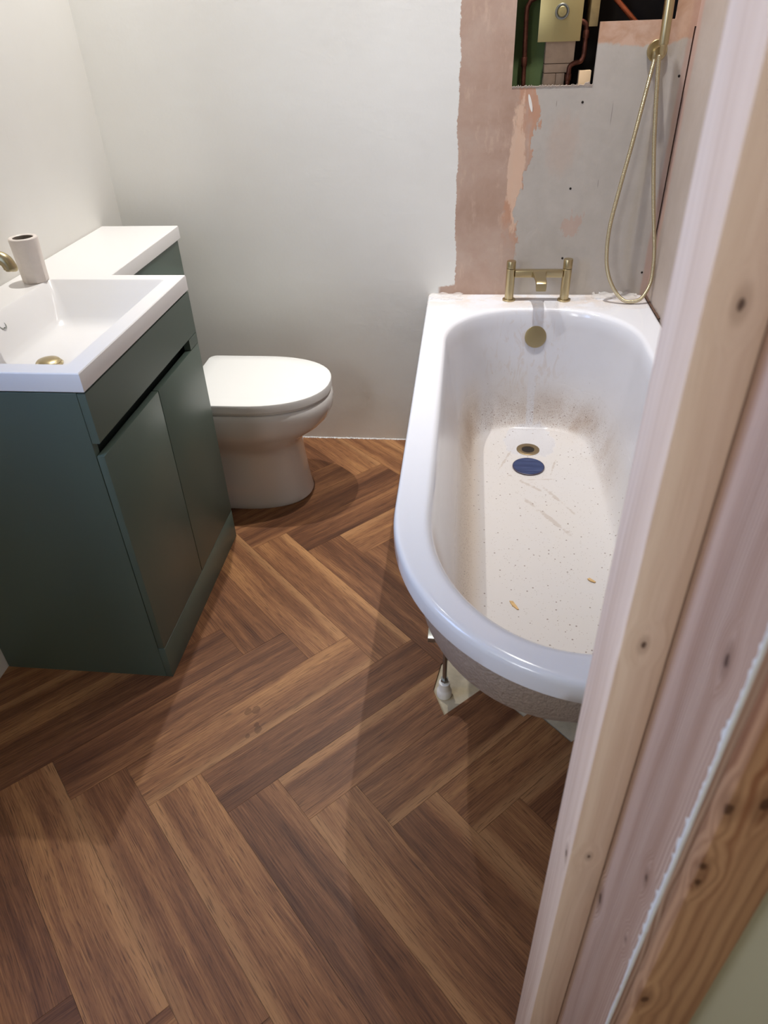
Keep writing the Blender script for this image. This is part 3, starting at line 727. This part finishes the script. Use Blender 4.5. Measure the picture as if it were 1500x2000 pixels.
slab('seat', 0.3915, 0.3985, 0.320, 0.50, 0.758, 0.186, 0.02, 0.002, M_SEAT)
slab('lid', 0.399, 0.430, 0.300, 0.50, 0.7635, 0.1925, 0.028, 0.005, M_SEAT)

# ------------------------------------------------------------------ bath
def poly_ray(poly, c, ang):
    dx, dy = math.cos(ang), math.sin(ang); best = None
    for i in range(len(poly)):
        x1, y1 = poly[i][0] - c[0], poly[i][1] - c[1]; x2, y2 = poly[(i + 1) % len(poly)][0] - c[0], poly[(i + 1) % len(poly)][1] - c[1]
        ex, ey = x2 - x1, y2 - y1; den = dx * ey - dy * ex
        if abs(den) < 1e-12: continue
        t = (x1 * ey - y1 * ex) / den; s = (x1 * dy - y1 * dx) / den
        if t > 0 and -1e-9 <= s <= 1 + 1e-9 and (best is None or t > best): best = t
    return (c[0] + dx * best, c[1] + dy * best)
CB = (1.425, -0.88)
def ellc(cx, cy, rx, ry, a0, a1, k=20, p=2.0):
    out = []
    for i in range(k + 1):
        a = math.radians(a0 + (a1 - a0) * i / k); c_, s_ = math.cos(a), math.sin(a)
        out.append((cx + rx * math.copysign(abs(c_) ** (2 / p), c_), cy + ry * math.copysign(abs(s_) ** (2 / p), s_)))
    return out
def outer_curve(d):
    x0, x1, y0, y1 = 1.0615 + d, 1.7945 - d, -1.729 + d, -0.0015 - d
    return [(x1, y0), (x1, y1), (x0, y1)] + ellc(x0 + 0.375, y0 + 0.44, 0.375, 0.44, 180, 270, 30, 2.0)
def inner_curve(d):
    x0, x1, y0, y1 = 1.1365 + d, 1.7135 - d, -1.655 + d, -0.148 - d
    pts = ellc(x0 + 0.27, y0 + 0.36, 0.27, 0.36, 180, 270, 24, 2.05) + ellc(x1 - 0.27, y0 + 0.36, 0.27, 0.36, 270, 360, 24, 2.05)
    pts += ellc(x1 - 0.25, y1 - 0.27, 0.25, 0.27, 0, 90, 24, 2.15) + ellc(x0 + 0.25, y1 - 0.27, 0.25, 0.27, 90, 180, 24, 2.15)
    return pts
def floor_curve(d=0.0):
    x0, x1, y0, y1 = 1.238 + d, 1.612 - d, -1.36 + d, -0.275 - d
    return ellc(x0 + 0.15, y0 + 0.17, 0.15, 0.17, 180, 270, 14) + ellc(x1 - 0.15, y0 + 0.17, 0.15, 0.17, 270, 360, 14) + ellc(x1 - 0.14, y1 - 0.12, 0.14, 0.12, 0, 90, 14) + ellc(x0 + 0.14, y1 - 0.12, 0.14, 0.12, 90, 180, 14)
ic = inner_curve(0)
angs = set()
for i in range(len(ic)):
    a, b = ic[i], ic[(i + 1) % len(ic)]; L = math.dist(a, b); k = max(1, int(L / 0.02))
    for q in range(k):
        px, py = a[0] + (b[0] - a[0]) * q / k, a[1] + (b[1] - a[1]) * q / k; angs.add(round(math.atan2(py - CB[1], px - CB[0]), 5))
for cx, cy in outer_curve(0)[:3]: angs.add(round(math.atan2(cy - CB[1], cx - CB[0]), 5))
angs = sorted(angs)
ang2 = [angs[0]]
for a in angs[1:]:
    if a - ang2[-1] > 0.003: ang2.append(a)
angs = ang2
def ring_of(poly, z): return [Vector((*poly_ray(poly, CB, a), z)) for a in angs]
RZ = 0.5914
OUT = lambda d, z: ring_of(outer_curve(d), z)
INN = lambda d, z: ring_of(inner_curve(d), z)
FL = ring_of(floor_curve(), 0)
I0 = INN(0, 0)
def wall_ring(u, z, grow=0.0):
    r = []
    for a, b in zip(INN(-grow, 0), FL):
        p = a.lerp(b, u); p.z = z; r.append(p)
    return r
rings = [OUT(0.014, 0.5480), OUT(0.003, 0.5480), OUT(0.0, 0.5510), OUT(0.0, 0.5790), OUT(0.0015, 0.5850), OUT(0.004, 0.5900), OUT(0.008, RZ), OUT(0.012, RZ),
         INN(-0.016, RZ), INN(-0.012, RZ), INN(-0.007, 0.5902), INN(-0.002, 0.5865), INN(0.0005, 0.581), INN(0.003, 0.570)]
for u, z in ((0.07, 0.545), (0.13, 0.515), (0.20, 0.475), (0.28, 0.43), (0.36, 0.385), (0.44, 0.34), (0.53, 0.298), (0.62, 0.265), (0.71, 0.240), (0.80, 0.2235), (0.88, 0.2135), (0.95, 0.2085), (1.0, 0.2065)):
    rings.append(wall_ring(u, z))
DC = Vector((1.4165, -0.393, 0.2))
for f, z in ((0.9, 0.2045), (0.75, 0.2025), (0.5, 0.2010), (0.25, 0.2003)):
    rings.append([Vector((DC.x + (p.x - DC.x) * f + 0, DC.y + (p.y - DC.y) * f, z)) for p in FL])
bath = thing('bathtub', (1.43, -0.87, 0), 'white bath with one rounded corner, dusty inside, no side panel fitted', 'bathtub')
bm = bmesh.new(); R_ = loft(bm, rings); bm.faces.new(R_[-1])
new_obj('bath_body', bm, M_TUB, bath, 50)
# underside: rim return, stiffened skirt, then the moulded shell
rings = [OUT(0.014, 0.5481), wall_ring(0.0, 0.547, 0.040), wall_ring(0.0, 0.54, 0.036), wall_ring(0.0, 0.445, 0.022), wall_ring(0.01, 0.438, 0.016), wall_ring(0.18, 0.436, 0.014)]
for u, z in ((0.22, 0.425), (0.36, 0.36), (0.52, 0.285), (0.66, 0.235), (0.80, 0.205), (1.0, 0.192)): rings.append(wall_ring(u, z, 0.014))
bm = bmesh.new(); R_ = loft(bm, rings); bm.faces.new(R_[-1])
new_obj('underside', bm, M_SHELL, bath, 50)
def rail(y):
    bm = bmesh.new(); add_box(bm, 1.129, 1.775, y - 0.001, y + 0.036, 0.176, 0.190, 0.0015)
    return new_obj('support_rail', bm, M_CHROME, bath, 35)
def leg(x, y):
    bm = bmesh.new(); add_tube(bm, [(x, y, 0.03 if y < -1 else 0.0345), (x, y, 0.225)], 0.0055, 14)
    z = 0.05
    lathe(bm, (x, y, 0.050), (0, 0, 1), [(0.0105, 0), (0.0105, 0.007)], 6); lathe(bm, (x, y, 0.190), (0, 0, 1), [(0.0105, 0), (0.0105, 0.007)], 6); lathe(bm, (x, y, 0.164), (0, 0, 1), [(0.0105, 0), (0.0105, 0.008)], 6)
    o = new_obj('leg', bm, M_CHROME, bath, 35)
    b = -0.0045 if y < -1 and x < 1.5 else 0.0
    lathe_obj('foot_cup', (x, y, b), (0, 0, 1), [(0.0155, 0), (0.0185, 0.002), (0.019, 0.018), (0.0155, 0.024), (0.0145, 0.026), (0.0140, 0.046 - b * 0.5), (0.012, 0.0495)], M_PLASTIC, o)
rail(-1.262); rail(-0.50)
leg(1.172, -1.268); leg(1.70, -1.268); leg(1.172, -0.50); leg(1.70, -0.50)
# overflow, waste
n_ = Vector((0, -1, 0.30)).normalized()
bm = bmesh.new(); lathe(bm, (1.4285, -0.158, 0.500), n_, [(0.030, -0.012), (0.030, 0.004), (0.0345, 0.005), (0.0355, 0.007), (0.0355, 0.0125), (0.0345, 0.014), (0.030, 0.0145)], 48)
new_obj('overflow_cover', bm, M_BRASS, bath, 30)
ws = lathe_obj('waste_ring', (DC.x, DC.y, 0.1990), (0, 0, 1), [(0.0375, 0.0), (0.0375, 0.0030), (0.035, 0.0042), (0.0215, 0.0030), (0.0205, 0.0005)], brass('dull_brass', (152, 134, 104), 0.4), bath, cap1=False)
lathe_obj('waste_hole', (DC.x, DC.y, 0.1990), (0, 0, 1), [(0.0206, 0), (0.0206, 0.0016)], M_DARK, ws)
# blue film-covered plug cap
pl = thing('plug_cap', (1.411, -0.503, 0.2018), 'round blue film-covered plug cap lying beside the bath waste', 'plug')
M_BF = NT('blue_film_streaked'); nz = M_BF.noise(M_BF.mapping(M_BF.P(), (3, 60, 1)), 3, 3, 0.6)
M_BF.set(Base_Color=M_BF.ramp(nz, [(0.4, lin((40, 52, 92))), (0.62, lin((58, 72, 112))), (0.78, lin((96, 106, 136)))]), Roughness=0.25, Metallic=0.2)
lathe_obj('plug_film', (1.411, -0.503, 0.2018), (0, 0, 1), [(0.044, 0.0), (0.0485, 0.001), (0.049, 0.003), (0.0475, 0.0045), (0.030, 0.0050), (0.001, 0.0052)], M_BF.m, pl, 48)
lathe_obj('plug_rim', (1.411, -0.503, 0.2018), (0, 0, 1), [(0.0495, 0.0002), (0.0505, 0.001), (0.0505, 0.003), (0.0492, 0.0036)], plain('violet_film_edge', (78, 66, 84), 0.4), pl, 48, cap0=False, cap1=False)
# wood chips in the bath
def chip(c, ang, L, W, label):
    bm = bmesh.new(); pts = [(-0.5, -0.25), (-0.38, 0.45), (0.1, 0.40), (0.5, 0.30), (0.46, -0.1), (0.0, -0.5), (-0.3, -0.42)]
    ca, sa = math.cos(ang), math.sin(ang); q = []
    for a, b in pts: q.append((c[0] + ca * a * L - sa * b * W, c[1] + sa * a * L + ca * b * W))
    t = [bm.verts.new((x, y, c[2] + 0.0022)) for x, y in q]; b_ = [bm.verts.new((x, y, c[2])) for x, y in q]
    bm.faces.new(t); bm.faces.new(b_[::-1])
    for i in range(len(q)): bm.faces.new((t[i], b_[i], b_[(i + 1) % len(q)], t[(i + 1) % len(q)]))
    o = new_obj('wood_chip', bm, M_CHIP); tag(o, label, 'wood chip', 'wood chips in the bath'); return o
M_CHIP = plain('yellow_wood_chip', (206, 170, 116), 0.7, var=0.12, vscale=80)
chip((1.336, -1.150, 0.2031), math.radians(-62), 0.036, 0.010, 'larger yellow wood chip lying on the bath floor near the rounded end')
chip((1.536, -1.045, 0.2036), math.radians(-42), 0.022, 0.009, 'smaller yellow wood chip on the bath floor close to the door frame')
# dirty joint between bath and right wall
bm = bmesh.new(); rr = random.Random(5)
pts = [Vector((1.7965 + rr.uniform(-0.0008, 0.0008), -0.004 - 0.012 * i, RZ - 0.001 + rr.uniform(-0.001, 0.001))) for i in range(20)]
add_tube(bm, pts, [0.0028 + rr.uniform(0, 0.0012) for _ in pts], 8)
o = new_obj('trim_3', bm, M_BROWN); tag(o, 'dark dirty joint between the bath and the right wall', kind='structure')

# bath mixer tap
mx = thing('bath_mixer_tap', (1.429, -0.065, RZ), 'brushed brass two-pillar bath mixer tap on the end of the bath', 'tap')
for x, nm in ((1.338, 1), (1.5205, 1)):
    lathe_obj('pillar', (x, -0.065, RZ + 0.0002), (0, 0, 1), [(0.0215, 0), (0.0215, 0.004), (0.0205, 0.0052), (0.0148, 0.0055), (0.0148, 0.104), (0.0140, 0.105)], M_BRASS, mx)
for x, h in ((1.338, 0.0), (1.5205, 0.006)):
    lathe_obj('handle', (x, -0.065, RZ + 0.1065), (0, 0, 1), [(0.0140, 0), (0.0150, 0.001), (0.0150, 0.022 + h), (0.0142, 0.0235 + h)], M_BRASS, mx)
bm = bmesh.new(); add_box(bm, 1.352, 1.5065, -0.0775, -0.0525, RZ + 0.079, RZ + 0.101, 0.002); new_obj('crossbar', bm, M_BRASS, mx, 35)
bm = bmesh.new()
sec = []
for (y, z, t_, hw) in ((-0.0776, 0.6815, 0.0105, 0.024), (-0.095, 0.6830, 0.0085, 0.0195), (-0.13, 0.6835, 0.0070, 0.0175), (-0.160, 0.6820, 0.0065, 0.0170), (-0.172, 0.6775, 0.0085, 0.0168), (-0.177, 0.672, 0.0100, 0.0165), (-0.178, 0.666, 0.0080, 0.0160)):
    r_ = rrect(-hw, hw, -t_, t_, 0.003, 3); sec.append([(1.4300 + a, y, z + b) for a, b in r_])
R_ = loft(bm, sec); bm.faces.new(R_[0][::-1]); bm.faces.new(R_[-1])
sp = new_obj('spout', bm, M_BRASS, mx, 35)
lathe_obj('aerator', (1.430, -0.168, 0.6665), (0, 0, -1), [(0.0100, 0), (0.0100, 0.006)], M_DARK, sp)

# shower outlet, handset and hose
so = thing('shower_outlet', (1.704, 0, 1.284), 'round brass shower outlet elbow and handset holder on the bare wall', 'shower fitting')
lathe_obj('wall_plate', (1.704, -0.0003, 1.284), (0, -1, 0), [(0.0275, 0), (0.0275, 0.006), (0.026, 0.008), (0.012, 0.008)], M_BRASS, so)
bm = bmesh.new(); lathe(bm, (1.704, -0.006, 1.284), (0, -1, 0), [(0.012, 0), (0.012, 0.028), (0.011, 0.030)], 24)
lathe(bm, (1.697, -0.027, 1.278), (0.04, 0, -1), [(0.0085, -0.006), (0.0085, 0.010), (0.0075, 0.012)], 20)
new_obj('elbow', bm, M_BRASS, so, 35)
bm = bmesh.new(); lathe(bm, (1.7045, -0.060, 1.302), (0, 0, -1), [(0.0165, -0.014), (0.0165, 0.010), (0.0150, 0.012), (0.0105, 0.012), (0.0110, -0.014)], 28, cap0=False, cap1=False)
add_box(bm, 1.698, 1.710, -0.046, -0.030, 1.288, 1.303, 0.001)
bm.free()
hs = thing('shower_handset', (1.703, -0.060, 1.29), 'slim brushed brass stick shower handset hanging from the wall outlet', 'shower handset')
lathe_obj('handset_body', (1.7065, -0.060, 1.300), (-0.03, 0.02, 1), [(0.0060, -0.024), (0.0075, -0.022), (0.0085, -0.004), (0.0112, 0.0), (0.0122, 0.0), (0.0130, 0.004), (0.0135, 0.19), (0.0125, 0.193)], M_BRASS, hs)
hp = [(1.7000, -0.060, 1.277), (1.703, -0.060, 1.245), (1.7145, -0.060, 1.15), (1.732, -0.060, 1.031), (1.757, -0.064, 0.89), (1.781, -0.072, 0.768), (1.788, -0.080, 0.70), (1.7855, -0.088, 0.652), (1.765, -0.097, 0.611), (1.738, -0.100, 0.5995), (1.708, -0.098, 0.604), (1.678, -0.092, 0.632),
      (1.652, -0.086, 0.678), (1.637, -0.082, 0.735), (1.633, -0.078, 0.824), (1.646, -0.072, 0.937), (1.665, -0.060, 1.060), (1.684, -0.042, 1.19), (1.696, -0.028, 1.268)]
P_ = resample(catmull(hp, 24), 0.0011)
bm = bmesh.new(); rads = []
k = 0
for i in range(len(P_)):
    rads.append(0.0062 if (i % 3) else 0.0054)
add_tube(bm, P_, rads, 10)
hose = new_obj('shower_hose', bm, brass('hose_brass', (204, 192, 160), 0.3), None, 60); tag(hose, 'ribbed pale brass shower hose looping down to the bath rim', 'hose')

# concealed shower valve in the cut-out
vv = thing('shower_valve', (1.430, 0.03, 1.315), 'square brass concealed shower valve plate inside the wall cut-out', 'valve')
M_PLATE = brass('pale_brass_plate', (190, 174, 124), 0.45)
bm = bmesh.new(); add_box(bm, 1.3700, 1.4890, 0.010, 0.016, 1.3125, 1.4320, 0.0008); new_obj('face_plate', bm, M_PLATE, vv, 35)
bm = bmesh.new(); add_box(bm, 1.392, 1.470, 0.0165, 0.049, 1.345, 1.415, 0.006); new_obj('valve_body', bm, M_COPPER2, vv, 35)
lathe_obj('valve_ring', (1.4305, 0.0095, 1.3825), (0, -1, 0), [(0.0195, 0), (0.0195, 0.010), (0.0180, 0.012), (0.0155, 0.012), (0.0155, 0.002)], M_CHROME, vv, cap1=False)
lathe_obj('spindle', (1.4305, 0.0095, 1.3825), (0, -1, 0), [(0.0125, 0), (0.0125, 0.012), (0.011, 0.014), (0.005, 0.014), (0.005, 0.020)], M_PLATE, vv)
# things in the cavity
o = box('moisture_board', 1.24, 1.398, 0.088, 0.100, 1.10, 1.70, M_GBOARD); tag(o, 'green moisture board behind the left of the wall cut-out', 'board')
M_NOG = plain('worn_timber', (176, 150, 124), 0.8, var=0.14, vscale=25)
o = box('timber_batten', 1.3985, 1.482, 0.050, 0.100, 1.258, 1.70, M_NOG, bev=0.001); tag(o, 'worn timber batten directly below and behind the brass valve plate', 'timber')
o = box('timber_block', 1.399, 1.478, 0.052, 0.100, 1.2345, 1.2565, M_NOG, bev=0.001); tag(o, 'thin timber block wedged under the batten in the wall cut-out', 'timber')
o = box('timber_block', 1.399, 1.434, 0.052, 0.100, 1.10, 1.2330, M_NOG, bev=0.001); tag(o, 'left of the two lower timber blocks in the wall cut-out', 'timber')
o = box('timber_block', 1.4352, 1.460, 0.052, 0.100, 1.10, 1.2330, M_NOG, bev=0.001); tag(o, 'right of the two lower timber blocks, beside the lower copper pipe', 'timber')
o = box('timber_offcut', 1.500, 1.534, 0.030, 0.060, 1.12, 1.2395, plain('clean_pale_pine', (214, 184, 146), 0.7, var=0.05), bev=0.001); tag(o, 'clean pale pine offcut at the lower right of the cut-out', 'timber')
o = box('timber_stud', 1.512, 1.536, 0.030, 0.120, 1.345, 1.70, plain('gold_brown_stud', (150, 128, 84), 0.8, var=0.25, vscale=30), bev=0.001); tag(o, 'stained timber stud end right of the brass valve plate', 'timber')
bm = bmesh.new(); add_tube(bm, [(1.344, 0.055, 1.08), (1.341, 0.055, 1.21), (1.336, 0.055, 1.38), (1.337, 0.055, 1.395), (1.345, 0.055, 1.41), (1.365, 0.055, 1.418)], 0.0068, 14)
lathe(bm, (1.339, 0.055, 1.252), (0, 0, 1), [(0.0078, 0), (0.0088, 0.002), (0.0088, 0.022), (0.0078, 0.024)], 16)
o = new_obj('copper_pipe', bm, M_COPPER2, None, 40); tag(o, 'dark copper pipe running down the left of the cut-out against green board', 'pipe')
bm = bmesh.new(); add_tube(bm, catmull([(1.470, 0.040, 1.357), (1.490, 0.040, 1.358), (1.503, 0.040, 1.352), (1.508, 0.040, 1.338), (1.5085, 0.040, 1.30), (1.508, 0.040, 1.275), (1.500, 0.040, 1.262), (1.484, 0.040, 1.258), (1.472, 0.040, 1.250), (1.470, 0.040, 1.235), (1.4695, 0.040, 1.20), (1.469, 0.040, 1.10)], 6), 0.0068, 14)
lathe(bm, (1.5085, 0.040, 1.318), (0, 0, 1), [(0.0085, 0), (0.009, 0.001), (0.009, 0.018), (0.0085, 0.019)], 16)
lathe(bm, (1.4698, 0.040, 1.215), (0, 0, 1), [(0.0085, 0), (0.009, 0.001), (0.009, 0.016), (0.0085, 0.017)], 16)
o = new_obj('copper_pipe', bm, M_COPPER2, None, 40); tag(o, 'scorched copper pipe with two bends below the right of the valve plate', 'pipe')
bm = bmesh.new(); add_tube(bm, [(1.520, 0.062, 1.462), (1.660, 0.052, 1.337)], 0.0075, 14)
o = new_obj('copper_pipe', bm, M_COPPER, None, 40); tag(o, 'clean orange copper pipe slanting across the dark upper cut-out', 'pipe')
# plasterboard screws
for (x, z, lb) in ((1.515, 1.162, 'dark plasterboard screw just below the wall cut-out'), (1.778, 1.221, 'dark plasterboard screw right of the shower outlet by the corner'),
                   (1.509, 0.926, 'dark plasterboard screw in mid board between cut-out and mixer tap'), (1.509, 0.711, 'dark plasterboard screw just above the mixer tap handle'), (1.775, 0.664, 'dark plasterboard screw inside the bottom of the hose loop')):
    bm = bmesh.new(); lathe(bm, (x, 0.0005, z), (0, -1, 0), [(0.0036, -0.0004), (0.0036, 0.0008), (0.0030, 0.0012)], 14)
    o = new_obj('plasterboard_screw', bm, M_DARK, None, 40); tag(o, lb, 'screw', 'plasterboard screws')
# torn clear film left on the ledge
M_FILM = NT('crumpled_clear_film'); M_FILM.set(Base_Color=lin((226, 222, 218)), Roughness=0.25, Alpha=0.42)
M_FILM = M_FILM.m
def film(cx, cy, sx, sy, hz, label, seed):
    rr = random.Random(seed); bm = bmesh.new(); n1, n2 = 22, 14; G = []
    ph = [rr.uniform(0, 6) for _ in range(8)]
    for i in range(n1):
        row = []
        for j in range(n2):
            u, v = i / (n1 - 1), j / (n2 - 1)
            x = cx + (u - 0.5) * sx + 0.004 * math.sin(9 * v + ph[0]); y = cy + (v - 0.5) * sy + 0.004 * math.sin(11 * u + ph[1])
            z = RZ + 0.0012 + hz * abs(math.sin(7 * u + 5 * v + ph[2]) * math.sin(13 * v - 6 * u + ph[3])) * (0.3 + 0.7 * v)
            row.append(bm.verts.new((x, min(y, -0.004), z)))
        G.append(row)
    for i in range(n1 - 1):
        for j in range(n2 - 1):
            if (i in (0, n1 - 2) or j in (0, n2 - 2)) and rr.random() < 0.4: continue
            bm.faces.new((G[i][j], G[i + 1][j], G[i + 1][j + 1], G[i][j + 1]))
    lo = [v for v in bm.verts if not v.link_faces]; bmesh.ops.delete(bm, geom=lo, context='VERTS')
    o = new_obj('film_scrap', bm, M_FILM, None, 180); tag(o, label, 'film scrap', 'torn clear film on the bath ledge'); return o
film(1.690, -0.030, 0.15, 0.05, 0.012, 'crumpled clear film scrap on the bath ledge under the hose loop', 1)
film(1.125, -0.035, 0.11, 0.06, 0.006, 'crumpled clear film scrap at the left corner of the bath ledge', 2)
# ceiling downlights (the room's lamps)
for x, y, lb in ((0.40, -0.30, 'round recessed ceiling downlight above the toilet'), (1.385, -0.26, 'round recessed ceiling downlight above the bath')):
    t_ = thing('ceiling_downlight', (x, y, CEIL), lb, 'ceiling light', 'recessed ceiling downlights')
    lathe_obj('bezel', (x, y, CEIL - 0.0002), (0, 0, -1), [(0.043, 0), (0.043, 0.003), (0.040, 0.006), (0.032, 0.006), (0.030, 0.002)], M_PLASTIC, t_, cap0=False, cap1=False)
